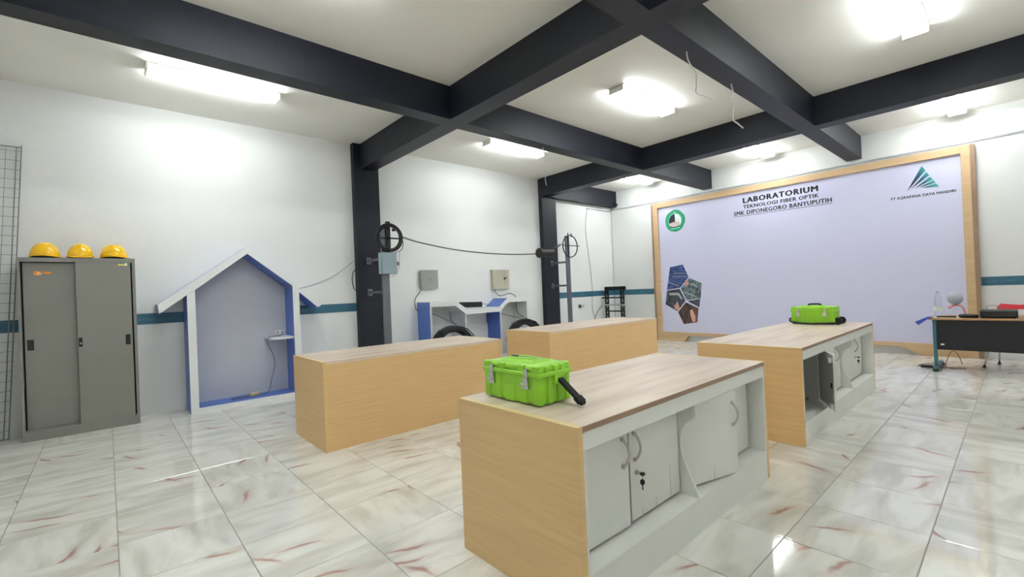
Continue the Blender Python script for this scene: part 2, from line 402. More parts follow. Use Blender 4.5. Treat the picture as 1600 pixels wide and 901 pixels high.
# ------------------------------------------------------------------ counters
def handle(mb_parent, x, y, z0, z1, side=-1, name='handle'):
    """bow handle standing off a face that looks towards side*y"""
    h = z1-z0
    pts = [(x, y+side*.002, z0), (x, y+side*.012, z0+.005)]
    for k in range(1, 6):
        a = k/6; pts.append((x+.006*math.sin(PI*a), y+side*(.012+.022*math.sin(PI*a)), z0+h*a))
    pts += [(x, y+side*.012, z1-.005), (x, y+side*.002, z1)]
    m_ = MB().tube(pts, .0052, 8, smooth=3)
    for z in (z0, z1): m_.cyl((x, y, z), (x, y+side*.01, z), .009, 10)
    return m_.build(name, 'brushed_steel', mb_parent, smooth=True)

def counter(label, x0, x1, y0, y1, open_side, H=.765):
    """open_side -1: cupboards towards -y, +1: cupboards towards +y (plain panel towards -y)"""
    t = thing('counter', label, 'counter', ((x0+x1)/2, (y0+y1)/2, 0), group='wood-fronted workshop counters')
    T = .03
    for k, a in enumerate((x0, x1-T)):
        e = bx('end_panel', 'maple', t, a, a+T, y0, y1, 0, H-.0015, bev=.001)
        bx('edge_band', 'maple_edge', e, a+.002, a+T-.002, y0+.002, y1-.002, H-.0015, H)
        li = (a+T, a+T+.012) if k == 0 else (a-.012, a)
        yy = (y0+.002, y1-.03) if open_side < 0 else (y0+.03, y1-.002)
        bx('white_liner', 'white_melamine', t, li[0], li[1], yy[0], yy[1], 0, H-.03)
    ya, yb = (y1-.018, y1) if open_side < 0 else (y0, y0+.018)
    bx('plain_panel', 'maple', t, x0+T, x1-T, ya, yb, 0, H-.0255, bev=.001)
    tp = bx('worktop', 'worktop_laminate', t, x0+T, x1-T, y0, y1, H-.025, H, bev=.001)
    s = -1 if open_side < 0 else 1
    F = y0 if s < 0 else y1            # open front plane
    xi0, xi1 = x0+T+.012, x1-T-.012
    def fb(name, m_, a, b_, d0, d1, z0, z1, **k):   # d = depth behind the front plane
        p, q = F-s*d0, F-s*d1
        return bx(name, m_, t, a, b_, min(p, q), max(p, q), z0, z1, **k)
    bx('edge_strip', 'brown_edge', tp, x0+T, x1-T, F-(.0015 if s < 0 else 0), F+(.0015 if s > 0 else 0), H-.024, H-.001)
    fb('top_rail', 'white_melamine', xi0, xi1, .003, .021, H-.098, H-.026, bev=.001)
    fb('kick_board', 'white_melamine', xi0, xi1, .003, .018, 0, .168)
    fb('bottom_shelf', 'white_melamine', xi0, xi1, .001, .74, .168, .18)
    return t, fb, xi0, xi1, F, s

def wavy(t, x, F, s, back=.105):
    pts = [(0, .665), (0, .615), (.006, .598), (.022, .585), (.042, .573), (.060, .556), (.075, .532), (.085, .505), (.090, .475), (.092, .445), (.090, .415), (.084, .385), (.074, .355), (.062, .326), (.049, .298), (.036, .270), (.024, .242), (.012, .212), (.003, .19), (0, .18)]
    P = [(F-s*d-s*.003, z) for d, z in pts]; P = P + [(F-s*.70, .18), (F-s*.70, .665)]
    # smooth the curve
    return MB().prism(P, 'x', x, x+.016).build('wavy_divider', 'white_melamine', t)

def door(t, x0, x1, yd, z0=.192, z1=.662, hinge='left', ang=0.0, hx=None, lock=False, grooves=(), inner=False):
    """cupboard door facing -y, hinged and opened by ang (radians)"""
    d = bpy.data.objects.new('door', None)
    hxp = x0 if hinge == 'left' else x1
    # mesh authored with its hinge at the origin
    w_ = x1-x0; a, b_ = (0.0, w_) if hinge == 'left' else (-w_, 0.0)
    bpy.data.objects.remove(d)
    o = MB().box(a+.002, b_-.002, 0, .016, z0, z1).build('door', 'white_melamine', t, local=True, bev=.0015)
    L = wmat(t).translation
    o.location = Vector((hxp, yd, 0))-L
    o.rotation_euler = (0, 0, ang)
    if hx is not None:
        k = MB(); x = hx-hxp; z0h, z1h = .475, .60
        pts = [(x, -.002, z0h), (x, -.012, z0h+.004)]+[(x+.008*math.sin(PI*q/6), -.012-.022*math.sin(PI*q/6), z0h+(z1h-z0h)*q/6) for q in range(1, 6)]+[(x, -.012, z1h-.004), (x, -.002, z1h)]
        k.tube(pts, .0064, 8, smooth=3)
        for z in (z0h, z1h): k.cyl((x, 0, z), (x, -.01, z), .010, 10)
        k.build('handle', 'brushed_steel', o, local=True, smooth=True)
        if lock:
            k = MB().cyl((x+.01, 0, .412), (x+.01, -.008, .412), .012, 12).cyl((x+.01, -.008, .412), (x+.01, -.028, .412), .008, 10)
            k.build('lock', 'chrome', o, local=True)
            k = MB().obox((x+.012, -.036, .412), (.018, .014, .012), 0).cyl((x+.014, -.034, .404), (x+.016, -.03, .372), .0015, 6)
            k.lathe([(.001, -.016), (.009, -.012), (.012, 0), (.009, .009), (.001, .012)], (x+.016, -.03, .372), 12)
            k.lathe([(.001, 0), (.003, .004), (.003, .022), (.001, .026)], (x+.016, -.03, .332), 6)
            k.build('key', 'black_plastic', o, local=True)
    for gx, gz in grooves:
        MB().box(gx-hxp-.0008, gx-hxp+.0008, -.0006, .001, z0, gz).build('groove', 'crack_line', o, local=True)
    if inner:
        fx = (a+.03, a+.075) if hinge == 'right' else (b_-.075, b_-.03)
        for z in (.225, .61): MB().box(fx[0], fx[1], .016, .04, z-.02, z+.02).build('catch_block', 'white_print', o, local=True, bev=.004)
        MB().box(fx[0]+.01, fx[1]-.01, .016, .026, .375, .42).build('lock_body', 'black_plastic', o, local=True, bev=.004)
    return o

# near counter (in front) with two pairs of doors
t1, fb1, a0, a1, F1, s1 = counter('nearest wood-fronted counter, green case on it, white cupboard doors to the right', .32, 2.235, -1.69, -.90, -1)
fb1('carcass_back', 'white_melamine', a0, a1, .70, .71, .18, .667)
for x in (.793,): fb1('partition', 'white_melamine', x, x+.016, .20, .70, .18, .667)
wavy(t1, 1.262, F1, s1)
YD = F1+.105
door(t1, a0, .778, YD, hinge='left', ang=-.03, hx=.732, grooves=((.47, .34), (.42, .24)))
door(t1, .805, 1.258, YD, hinge='right', hx=.842, lock=True, grooves=((1.16, .36), (1.02, .24), (.9, .22)))
door(t1, 1.280, 1.735, YD, hinge='left', ang=-.27, hx=1.695, grooves=((1.36, .26), (1.53, .26)))
door(t1, 1.74, 2.18, YD, hinge='right', hx=1.775, grooves=((1.9, .3),))

# far counter with an open door
t4c, fb4, b0, b1, F4, s4 = counter('far right wood-fronted counter, second green case on it, one cupboard door hanging open', 2.98, 5.53, -1.69, -.86, -1)
fb4('carcass_back', 'grey_steel', b0, 3.85, .70, .71, .18, .667)
fb4('partition', 'white_melamine', 3.862, 3.878, .125, .70, .18, .667)
fb4('shade_sheet', 'shade_paint', b0, 3.858, .66, .69, .18, .667)  # dark sheet painting the open cupboard's inner shade, not a real lining
fb4('inner_shelf', 'grey_steel', b0, 3.858, .2, .66, .181, .19)
YD4 = F4+.105
door(t4c, 3.40, 3.87, YD4, hinge='right', ang=.47, inner=True)
door(t4c, 3.88, 4.345, YD4, hinge='left', hx=None)
door(t4c, 4.35, 4.545, YD4, hinge='right', hx=4.385, lock=False, grooves=((4.37, .42),))
wavy(t4c, 4.55, F4, s4)
door(t4c, 4.57, 5.0, YD4, hinge='left')
door(t4c, 5.004, 5.47, YD4, hinge='right', hx=5.14, lock=True)

# two plain-sided counters along the left
def plain_counter(label, x0, x1, y0, y1):
    t, fb, c0, c1, F, s = counter(label, x0, x1, y0, y1, 1)
    mid = (c0+c1)/2
    for k in range(4):
        a = c0+(c1-c0)*k/4; b_ = c0+(c1-c0)*(k+1)/4
        fb('door', 'white_melamine', a+.002, b_-.002, .09, .106, .186, .662)
    return t
plain_counter('wood-fronted counter nearest the house-shaped frame, plain side showing, bare top', .335, 2.315, 1.105, 1.915)
plain_counter('wood-fronted counter behind, before the pillar and steel rack, bare top', 3.13, 5.65, 1.13, 1.955)

# ------------------------------------------------------------------ display board
bd = thing('display_board', 'huge lavender display board in a light wood frame on the far wall', 'display board', (8.75, .25, 0))
FX = 8.66
PX = 8.70
fy0, fy1 = -2.385, 2.90
bx('panel', 'banner_print', bd, PX, PX+.02, -2.30, 2.79, .18, 3.10)
MB().prism([(fy1, 0), (fy1, 3.205), (2.78, 3.205), (2.78, .2), (2.78, 0)], 'x', FX, 8.76).build('frame_stile', 'maple_frame', bd, bev=.002)
MB().prism([(fy0, 0), (-2.285, 0), (-2.285, 3.205), (fy0, 3.205)], 'x', FX, 8.76).build('frame_stile', 'maple_frame', bd, bev=.002)
MB().prism([(-2.285, 3.09), (2.78, 3.09), (2.78, 3.205), (-2.285, 3.205)], 'x', FX, 8.76).build('frame_rail', 'maple_frame', bd, bev=.002)
MB().prism([(2.78, .21), (2.78, 0), (2.26, 0), (2.20, .05), (2.16, .12), (2.08, .14), (-1.42, .13), (-1.50, .12), (-1.62, .07), (-1.72, .0), (-2.285, 0), (-2.285, .16), (-2.285, .19)][::-1], 'x', FX, 8.76).build('frame_foot_rail', 'maple_frame', bd, bev=.002)
bx('edge_strip', 'brown_edge', bd, FX+.004, 8.764, fy1, fy1+.05, 0, 3.19)
bx('edge_strip', 'brown_edge', bd, FX+.001, 8.764, fy0-.05, fy0, 0, 3.2)
bx('edge_strip', 'grey_trim', bd, 8.71, 8.764, fy0-.05, fy1+.05, 3.205, 3.22)
def on_board(y, z): return lambda u_, v, t: (PX-t, y-u_, z+v)
text_part('heading_line', 'LABORATORIUM', 'ink_black', bd, on_board(.882, 2.882), 1.315, .11, .055)
text_part('heading_line', 'TEKNOLOGI FIBER OPTIK', 'ink_black', bd, on_board(.880, 2.770), 1.32, .073, .035)
text_part('heading_line', 'SMK DIPONEGORO BANYUPUTIH', 'ink_black', bd, on_board(1.067, 2.650), 1.70, .082, .035)
MB().box(PX-.003, PX, -.635, 1.067, 2.625, 2.632).build('underline', 'ink_black', bd)
text_part('company_name', 'PT AQRAPANA DAYA MANDIRI', 'ink_black', bd, on_board(-1.45, 2.520), .77, .05, .035)
# triangular fan logo
def flat(pts, m_, name, t=.003, b_=0.0):
    return MB().prism([(y, z) for y, z in pts], 'x', PX-t, PX-b_).build(name, m_, bd)
for P in ([(-1.844, 3.011), (-1.886, 2.93), (-1.652, 2.639)], [(-1.896, 2.900), (-1.928, 2.845), (-1.696, 2.665)], [(-1.935, 2.820), (-1.967, 2.771), (-1.742, 2.668)],
          [(-1.974, 2.758), (-1.998, 2.712), (-1.786, 2.668)], [(-2.002, 2.700), (-2.034, 2.646), (-1.835, 2.662)]):
    flat(P, 'logo_gradient', 'logo_blade')
# round crest
EC = (2.369, 2.742)
def circ(r_, n=40, sc=None, dy=0, dz=0):
    return [(EC[0]+dy+r_*(1+(sc(k/n) if sc else 0))*math.cos(2*PI*k/n), EC[1]+dz+r_*1.04*(1+(sc(k/n) if sc else 0))*math.sin(2*PI*k/n)) for k in range(n)]
flat(circ(.235, 50, lambda q: .035*abs(math.sin(5*PI*q+.3))), 'emblem_green', 'crest')
flat(circ(.165), 'emblem_light', 'crest_ring', .004)
flat(circ(.150), 'white_print', 'crest_field', .005)
flat([(EC[0]+.15*math.cos(a), EC[1]+.155*math.sin(a)) for a in [PI*(.5-.62*k/12) for k in range(13)]][:13]+[(EC[0]-.005, EC[1]-.03)], 'emblem_dark', 'crest_dark_half', .0055)  # dark half of the printed field
flat([(EC[0]+.125, EC[1]-.045), (EC[0], EC[1]-.02), (EC[0]-.11, EC[1]-.045), (EC[0]-.10, EC[1]-.125), (EC[0], EC[1]-.105), (EC[0]+.115, EC[1]-.125)], 'emblem_pink', 'crest_book', .006)
flat([(EC[0]+.13, EC[1]-.125), (EC[0], EC[1]-.135), (EC[0]-.115, EC[1]-.115), (EC[0]-.105, EC[1]-.135), (EC[0], EC[1]-.16), (EC[0]+.12, EC[1]-.145)], 'emblem_dark', 'crest_book_edge', .0065)
flat([(EC[0]+.11, EC[1]-.165), (EC[0]-.11, EC[1]-.15), (EC[0]-.115, EC[1]-.178), (EC[0]+.11, EC[1]-.195)], 'emblem_light', 'crest_ribbon', .0065)
flat([(EC[0]+.015, EC[1]+.20), (EC[0]-.015, EC[1]+.20), (EC[0], EC[1]+.175), (EC[0]+.0, EC[1]+.21)], 'white_print', 'crest_star', .0065)
# photo collage
COLL = {'print_blue': [(2.541, 1.694), (2.227, 1.735), (2.105, 1.445), (2.312, 1.214), (2.64, 1.175)],
        'print_teal': [(2.09, 1.426), (1.813, 1.3), (1.847, 0.964), (2.173, 0.931), (2.299, 1.198)],
        'print_dark': [(2.641, 1.155), (2.328, 1.191), (2.198, 0.922), (2.405, 0.68), (2.689, 0.838)],
        'print_brown': [(2.195, 0.883), (1.905, 0.749), (1.949, 0.438), (2.263, 0.392), (2.39, 0.661)]}
for k, P in COLL.items(): flat(P, k, 'collage_photo')
flat([(2.154, .911), (1.857, .955), (1.889, .768)], 'print_dark', 'collage_photo')
for P in ([(2.50, .86), (2.46, .80), (2.40, .92), (2.37, .84), (2.34, .74), (2.40, .70), (2.46, .74)], [(2.10, .70), (2.06, .73), (1.98, .58), (1.99, .45), (2.05, .44), (2.10, .60)],
          [(2.20, 1.36), (2.13, 1.37), (2.10, 1.28), (2.19, 1.24)]): flat(P, 'print_skin', 'collage_hand', .004)
for P in ([(2.60, 1.36), (2.34, 1.26), (2.34, 1.245), (2.60, 1.34)], [(2.46, 1.55), (2.18, 1.54), (2.18, 1.53), (2.46, 1.54)], [(2.50, 1.48), (2.14, 1.47), (2.14, 1.46), (2.50, 1.47)], [(2.05, 1.32), (1.90, 1.22), (1.91, 1.2), (2.06, 1.29)],
          [(2.58, 1.10), (2.35, 1.10), (2.26, .96), (2.30, .95), (2.38, 1.05), (2.58, 1.05)], [(2.2, 1.12), (1.95, 1.02), (1.95, 1.0), (2.2, 1.09)]): flat(P, 'grey_trim', 'collage_line', .004)

# ------------------------------------------------------------------ sliding-door locker and helmets
lk = thing('steel_cupboard', 'grey steel cupboard with two sliding doors against the left wall', 'cupboard', (-1.213, 3.96, 0))
X0, X1, Y0, Y1, HZ = -1.665, -.762, 3.77, 4.155, 1.84
m_ = MB().box(X0, X0+.02, Y0, Y1, 0, HZ).box(X1-.026, X1, Y0, Y1, 0, HZ).box(X0+.02, X1-.026, Y0, Y1, 1.797, HZ).box(X0+.02, X1-.026, Y0, Y1, 0, .10).box(X0+.02, X1-.026, Y1-.01, Y1, .10, 1.797)
m_.build('body', 'grey_steel', lk)
bx('interior_shade', 'shade_paint', lk, X0+.021, X1-.027, Y0+.09, Y0+.1, .101, 1.796)  # dark sheet paints the shade behind the sliding doors
bx('rear_rail', 'grey_steel', lk, X0+.02, X1-.026, Y0+.035, Y0+.09, .10, .108)
dl = bx('sliding_door', 'grey_steel', lk, -1.632, -1.20, Y0+.045, Y0+.062, .108, 1.79, bev=.002)
dr = bx('sliding_door', 'grey_steel', lk, -1.245, -.802, Y0+.004, Y0+.022, .055, 1.797, bev=.002)
bx('pull', 'black_plastic', dl, -1.615, -1.568, Y0+.040, Y0+.046, .905, 1.012, bev=.006)
bx('pull', 'black_plastic', dr, -.862, -.822, Y0-.002, Y0+.005, .89, 1.0, bev=.006)
q = bx('lock_plate', 'black_plastic', dr, -1.238, -1.209, Y0-.006, Y0+.005, .905, 1.0, bev=.009)
MB().cyl((-1.223, Y0-.005, .94), (-1.223, Y0-.011, .94), .009, 12).build('lock_barrel', 'chrome', dr)
k = MB(); k.prism([(-1.523+.033*math.cos(2*PI*i/20), 1.683+.024*math.sin(2*PI*i/20)) for i in range(20)], 'y', Y0+.043, Y0+.046); k.prism([(-1.453+.03*math.cos(2*PI*i/16), 1.688+.013*math.sin(2*PI*i/16)) for i in range(16)], 'y', Y0+.043, Y0+.046)
k.build('orange_sticker', 'orange_sticker', dl)
MB().prism([(-1.532, 1.668), (-1.519, 1.698), (-1.498, 1.674), (-1.510, 1.676), (-1.516, 1.684), (-1.521, 1.672)], 'y', Y0+.041, Y0+.0435).build('sticker_mark', 'white_print', dl)
bx('maker_sticker', 'yellow_sticker', dr, -.905, -.845, Y0+.0025, Y0+.0045, 1.762, 1.778)
bx('maker_sticker', 'white_print', dr, -.845, -.828, Y0+.0025, Y0+.0045, 1.76, 1.79)
bx('maker_sticker', 'emblem_green', dr, -.828, -.815, Y0+.0025, Y0+.0045, 1.762, 1.79)

def helmet(label, x, y, z, rot):
    t = thing('safety_helmet', label, 'helmet', (x, y, z), rot, group='yellow safety helmets on the grey cupboard')
    A, B, Hh = .118, .104, .166   # front is local +x
    n, mrows = 40, 12; vs = []; fs = []
    for j in range(mrows+1):
        ph = PI/2*j/mrows
        for i in range(n):
            th = 2*PI*i/n
            rim = .012+.030*max(0, abs(math.sin(th))-.35)**1.2 if j == 0 else 0
            zz = Hh*math.sin(ph)**.92 if j else 0
            k_ = math.cos(ph)**.92 if j < mrows else 0
            base = .012+.030*max(0, abs(math.sin(th))-.35)**1.2
            zz = base+(Hh-base)*(math.sin(ph)**.98)
            rr = k_
            ridge = 1+.02*max(0, math.cos(th*1))*0
            vs.append((A*rr*math.cos(th), B*rr*math.sin(th), zz+ (.006 if abs(math.sin(th)) < .22 and 4 < j < mrows else 0)))
    for j in range(mrows):
        for i in range(n): fs.append((j*n+i, j*n+(i+1) % n, (j+1)*n+(i+1) % n, (j+1)*n+i))
    s_ = MB().add(vs, fs).build('shell', 'yellow_helmet', t, local=True, smooth=True)
    so = s_.modifiers.new('t', 'SOLIDIFY'); so.thickness = .003
    # brim / peak
    vs = []; fs = []
    for i in range(n):
        th = 2*PI*i/n; base = .012+.030*max(0, abs(math.sin(th))-.35)**1.2
        ext = .010+.035*max(0, math.cos(th))**1.6
        vs += [(A*math.cos(th)*.99, B*math.sin(th)*.99, base+.008), ((A+ext)*math.cos(th), (B+ext*.8)*math.sin(th), max(.003, base-.006)), (A*math.cos(th)*.98, B*math.sin(th)*.98, base-.001)]
    for i in range(n):
        a, b_ = i*3, ((i+1) % n)*3
        fs += [(a+1, b_+1, b_, a), (a+2, b_+2, b_+1, a+1)]
    MB().add(vs, fs).build('peak', 'yellow_helmet', t, local=True, smooth=True)
    MB().ring((-.005, 0, .014), .086, .011, 'z', 28, 8, .9).build('headband', 'black_strap', t, local=True, smooth=True)
    return t
helmet('leftmost of the three yellow safety helmets on top of the grey cupboard', -1.475, 3.93, HZ, -.25)
helmet('middle of the three yellow safety helmets on top of the grey cupboard', -1.205, 3.93, HZ, -1.5)
helmet('rightmost of the three yellow safety helmets on top of the grey cupboard', -.935, 3.93, HZ, -.2)

# ------------------------------------------------------------------ wire mesh panel
mp_ = thing('mesh_panel', 'tall grey wire mesh panel leaning on the wall at the left edge', 'mesh panel', (-1.8, 4.08, 0))
def mpt(x, z): return (x-.15*(1-z/3.03)+0, 4.145-.13*(1-z/3.03), z)
XL, XR = -1.86, -1.635
k = MB()
for a, b_ in (((XL, .01), (XL, 3.03)), ((XR, .01), (XR, 3.03)), ((XL, 3.03), (XR, 3.03)), ((XL, .02), (XR, .02)), ((XR-.035, .01), (XR-.035, 3.03))): k.cyl(mpt(*a), mpt(*b_), .0055, 6)
k.cyl(mpt(XR, 3.03), mpt(XR, 3.055), .005, 6)
k.build('frame', 'wire_grey', mp_)
k = MB()
x = XR-.035-.075
while x > XL: k.cyl(mpt(x, .02), mpt(x, 3.03), .0022, 4); x -= .075
z = .10
while z < 3.0: k.cyl(mpt(XL, z), mpt(XR, z), .0022, 4); z += .0995
k.build('mesh_wires', 'wire_grey', mp_, kind='stuff')

# ------------------------------------------------------------------ house-shaped frame
hs = thing('house_frame', 'white and blue house-shaped display frame standing against the left wall', 'display frame', (.335, 3.96, 0))
HY, HB = 3.76, 4.16
def hp(name, poly, m_, y0=HY+.004, y1=HB, **k): return MB().prism(poly, 'y', y0, y1).build(name, m_, hs, **k)
LR = [(.367, 2.013), (.355, 1.922), (-.172, 1.505), (-.277, 1.428), (-.561, 1.209), (-.575, 1.313)]
RR = [(.367, 2.013), (1.254, 1.209), (1.205, 1.190), (.972, 1.405), (.883, 1.497), (.355, 1.922)]
hp('roof_board', LR, 'lavender_laminate'); hp('roof_board', RR, 'lavender_laminate')
hp('roof_edge', LR, 'white_print', HY, HY+.004); hp('roof_edge', RR, 'white_print', HY, HY+.004)
def under(p, q, th=.003):
    d = Vector((q[0]-p[0], q[1]-p[1])).normalized(); nn = Vector((d.y, -d.x))
    if nn.y > 0: nn = -nn
    return [p, q, (q[0]+nn.x*th, q[1]+nn.y*th), (p[0]+nn.x*th, p[1]+nn.y*th)]
hp('blue_lining', under((.355, 1.922), (.883, 1.497)), 'blue_laminate'); hp('blue_lining', under((.972, 1.405), (1.205, 1.190)), 'blue_laminate')
hp('blue_lining', under((-.172, 1.505), (.355, 1.922)), 'blue_laminate')
PL = [(-.297, 0), (-.215, 0), (-.215, 1.471), (-.297, 1.412)]; PR = [(.883, 0), (.965, 0), (.965, 1.412), (.883, 1.497)]
hp('post', [(-.294, 0), (-.218, 0), (-.218, 1.46), (-.294, 1.405)], 'blue_laminate'); hp('post', [(.886, 0), (.962, 0), (.962, 1.40), (.886, 1.48)], 'blue_laminate')
hp('post_edge', PL, 'white_print', HY, HY+.004); hp('post_edge', PR, 'white_print', HY, HY+.004)
hp('back_panel', [(-.218, .05), (.886, .05), (.886, 1.48), (.36, 1.915), (-.218, 1.46)], 'grey_lavender', 4.145, 4.16)
hp('base_board', [(-.218, 0), (.886, 0), (.886, .055), (-.218, .055)], 'blue_laminate')
hp('base_edge', [(-.215, 0), (.883, 0), (.883, .056), (-.215, .056)], 'white_print', HY, HY+.004)
pts = [(.886, 3.80), (.66, 3.80), (.625, 3.815), (.605, 3.85), (.60, 3.90), (.60, 4.16), (.886, 4.16)]
MB().prism(pts, 'z', .782, .812).build('shelf', 'white_print', hs, bev=.003)
so_ = bx('wall_socket', 'white_print', None, .74, .86, 4.130, 4.145, .83, .89, bev=.003, label='white double wall socket above the small shelf in the house frame', cat='socket')
for xx in (.77, .83): MB().cyl((xx, 4.131, .86), (xx, 4.128, .86), .016, 14).build('socket_hole', 'grey_trim', so_)
pc = thing('power_cable', 'thin dark power cable hanging from the little shelf to the base of the house frame', 'cable', (.6, 4.0, .056))
MB().tube([(.83, 4.12, .86), (.80, 4.05, .822), (.68, 3.96, .82), (.596, 3.90, .815), (.588, 3.90, .74), (.63, 3.90, .62), (.665, 3.92, .50), (.66, 3.92, .40), (.62, 3.93, .25), (.60, 3.95, .12), (.56, 3.98, .066), (.45, 3.96, .062), (.36, 3.93, .061), (.2, 3.90, .061), (.15, 3.95, .061), (.20, 4.02, .061), (.36, 4.04, .066), (.40, 4.02, .075)], .0045, 6, smooth=5).build('cord', 'grey_cable', pc, smooth=True)
MB().obox((.42, 3.99, .078), (.11, .05, .042), .3).build('plug_block', 'beige_plastic', pc, bev=.006)

# ------------------------------------------------------------------ white and blue cable desk
nd = thing('cable_desk', 'white and blue stepped cable desk against the left wall between the pillars', 'desk', (4.14, 3.96, 0))
NF, NB = 3.75, 4.16
TOP = [(3.02, 1.175), (3.535, 1.175), (3.762, 1.025), (4.53, 1.012), (4.735, 1.165), (5.268, 1.165)]
LOW = [(3.02, 1.083), (3.535, 1.083), (3.762, .92), (4.545, .92), (4.765, 1.085), (5.268, 1.085)]
MB().prism(TOP+LOW[::-1], 'y', NF, NB).build('stepped_top', 'white_print', nd)
bx('side_panel', 'blue_laminate', nd, 3.02, 3.042, NF+.004, NB, 0, 1.083)
bx('side_strip', 'blue_laminate', nd, 3.016, 3.02, NF+.004, NB, 0, 1.165)
bx('panel_edge', 'white_print', nd, 3.018, 3.044, NF, NF+.004, 0, 1.083)
bx('divider', 'white_print', nd, 3.735, 3.757, NF, NB, 0, .93)
dv = bx('divider', 'white_print', nd, 4.540, 4.562, NF, NB, 0, .92)
bx('divider_lining', 'blue_dark', dv, 4.536, 4.540, NF+.004, NB, 0, .92)
bx('side_panel', 'white_print', nd, 5.246, 5.268, NF, NB, 0, 1.085)
d_ = Vector((.205, .153)).normalized(); nn = Vector((-d_.y, d_.x))*.004
MB().prism([(4.53, 1.012), (4.735, 1.165), (4.735+nn.x, 1.165+nn.y), (4.53+nn.x, 1.012+nn.y)], 'y', NF+.004, NB).build('blue_ramp', 'blue_laminate', nd)
for x0, x1 in ((3.042, 3.735), (4.562, 5.246)): bx('base_board', 'white_print', nd, x0, x1, NF+.02, NB, 0, .05)
bx('low_panel', 'white_print', nd, 3.757, 4.536, 4.135, 4.15, 0, .70)
md = thing('router', 'flat black router lying on the lowered middle of the cable desk', 'router', (3.98, 3.90, 1.03))
MB().obox((3.96, 3.88, 1.084), (.36, .24, .095), .06, .03).build('casing', 'black_plastic', md, bev=.008)
MB().tube([(4.13, 3.92, 1.05), (4.22, 3.95, 1.075), (4.34, 3.97, 1.08), (4.48, 3.98, 1.045), (4.55, 3.98, 1.05)], .005, 6).build('lead', 'grey_cable', md, smooth=True)

def coil(label, cx, cy, rz, R, seed):
    t = thing('cable_coil', label, 'cable coil', (cx, cy, 0), rz, group='black cable coils under the cable desk')
    rnd = random.Random(seed); k = MB()
    for i in range(34):
        rr = R-.012-rnd.random()*.10; yy = (rnd.random()-.5)*.16
        sq = rnd.uniform(.965, 1.0); zc = R+rnd.uniform(-.004, .004)
        k.ring((rnd.uniform(-.01, .01), yy, zc), rr, .009, 'y', 44, 6, sq)
    o_ = k.build('windings', 'black_cable', t, local=True, smooth=True); t.scale = (1.12, 1, 1)
    for a in (.9, 2.2, 4.0, 5.5):
        c_ = Vector(((R-.05)*math.cos(a), 0, R+(R-.05)*math.sin(a))); d = Vector((math.cos(a), 0, math.sin(a)))
        pts = [c_+d*.056*math.cos(q)+Vector((0, 1, 0))*.092*math.sin(q) for q in [2*PI*i/14 for i in range(14)]]
        MB().tube(pts, .005, 5, True, 0).build('tie', 'grey_cable', t, local=True)
    return t
coil('big black cable coil under the left half of the cable desk', 3.35, 3.585, -.08, .385, 3)
coil('big black cable coil under the right half of the cable desk', 5.0, 3.585, -.08, .385, 5)
def wire(name, label, pts, r=.005, m_='grey_cable', cat='cable', **k): return MB().tube(pts, r, 6, smooth=5).build(name, m_, None, smooth=True, label=label, cat=cat, **k)
wire('cable', 'grey cable arching from the left desk panel down to the left coil', [(3.044, 4.05, .985), (3.2, 4.0, .965), (3.38, 3.93, .88), (3.45, 3.8, .80), (3.46, 3.65, .76)], .006)
wire('cable', 'short upright grey cable end above the left coil', [(3.47, 3.64, .76), (3.50, 3.85, .83), (3.56, 3.98, .98)], .007)
wire('cable', 'grey cable sloping from the blue divider to the right coil', [(4.562, 3.95, .91), (4.75, 3.9, .86), (4.92, 3.8, .80), (5.0, 3.66, .775)], .006)
wire('cable', 'thin dark cable dropping from the right desk top onto the right coil', [(5.16, 3.98, 1.08), (5.15, 3.96, .98), (5.12, 3.88, .86), (5.10, 3.7, .78), (5.10, 3.6, .75)], .006, 'black_cable')

# wall boxes
wb = thing('wall_box', 'grey metal termination box on the wall over the left of the cable desk', 'wall box', (3.24, 4.167, 1.4), group='termination boxes over the cable desk')
bx('casing', 'grey_box', wb, 3.075, 3.41, 4.10, WY, 1.405, 1.725, bev=.004)
bx('lid', 'grey_box', wb, 3.07, 3.415, 4.085, 4.10, 1.40, 1.73, bev=.004)
bx('name_plate', 'grey_steel', wb, 3.20, 3.29, 4.083, 4.086, 1.56, 1.573); bx('name_plate', 'grey_steel', wb, 3.225, 3.265, 4.083, 4.086, 1.54, 1.55)
wb2 = thing('wall_box', 'beige metal termination box with a key, over the right of the cable desk', 'wall box', (4.9, 4.167, 1.35), group='termination boxes over the cable desk')
bx('casing', 'beige_box', wb2, 4.68, 5.11, 4.10, WY, 1.352, 1.735, bev=.004)
bx('door', 'beige_box', wb2, 4.685, 4.985, 4.086, 4.10, 1.355, 1.732, bev=.003)
bx('door', 'beige_box', wb2, 4.988, 5.105, 4.086, 4.10, 1.355, 1.732, bev=.003)
k = MB().cyl((4.97, 4.086, 1.56), (4.97, 4.06, 1.56), .012, 10).obox((4.985, 4.055, 1.572), (.045, .006, .022), -.3).obox((4.965, 4.055, 1.54), (.02, .006, .03), 0)
k.build('key', 'black_plastic', wb2)
wire('cable', 'grey cable looping from the grey wall box behind the desk side', [(3.10, 4.12, 1.405), (3.06, 4.12, 1.36), (2.965, 4.13, 1.23), (2.955, 4.13, 1.12), (2.975, 4.13, 1.05), (3.012, 4.13, 1.02)], .007)
wire('cable', 'pale grey cable curling from the beige wall box onto the desk', [(4.72, 4.10, 1.352), (4.74, 4.09, 1.28), (4.84, 4.08, 1.215), (4.97, 4.07, 1.235), (5.08, 4.06, 1.255), (5.2, 4.05, 1.21), (5.23, 4.05, 1.172)], .008)

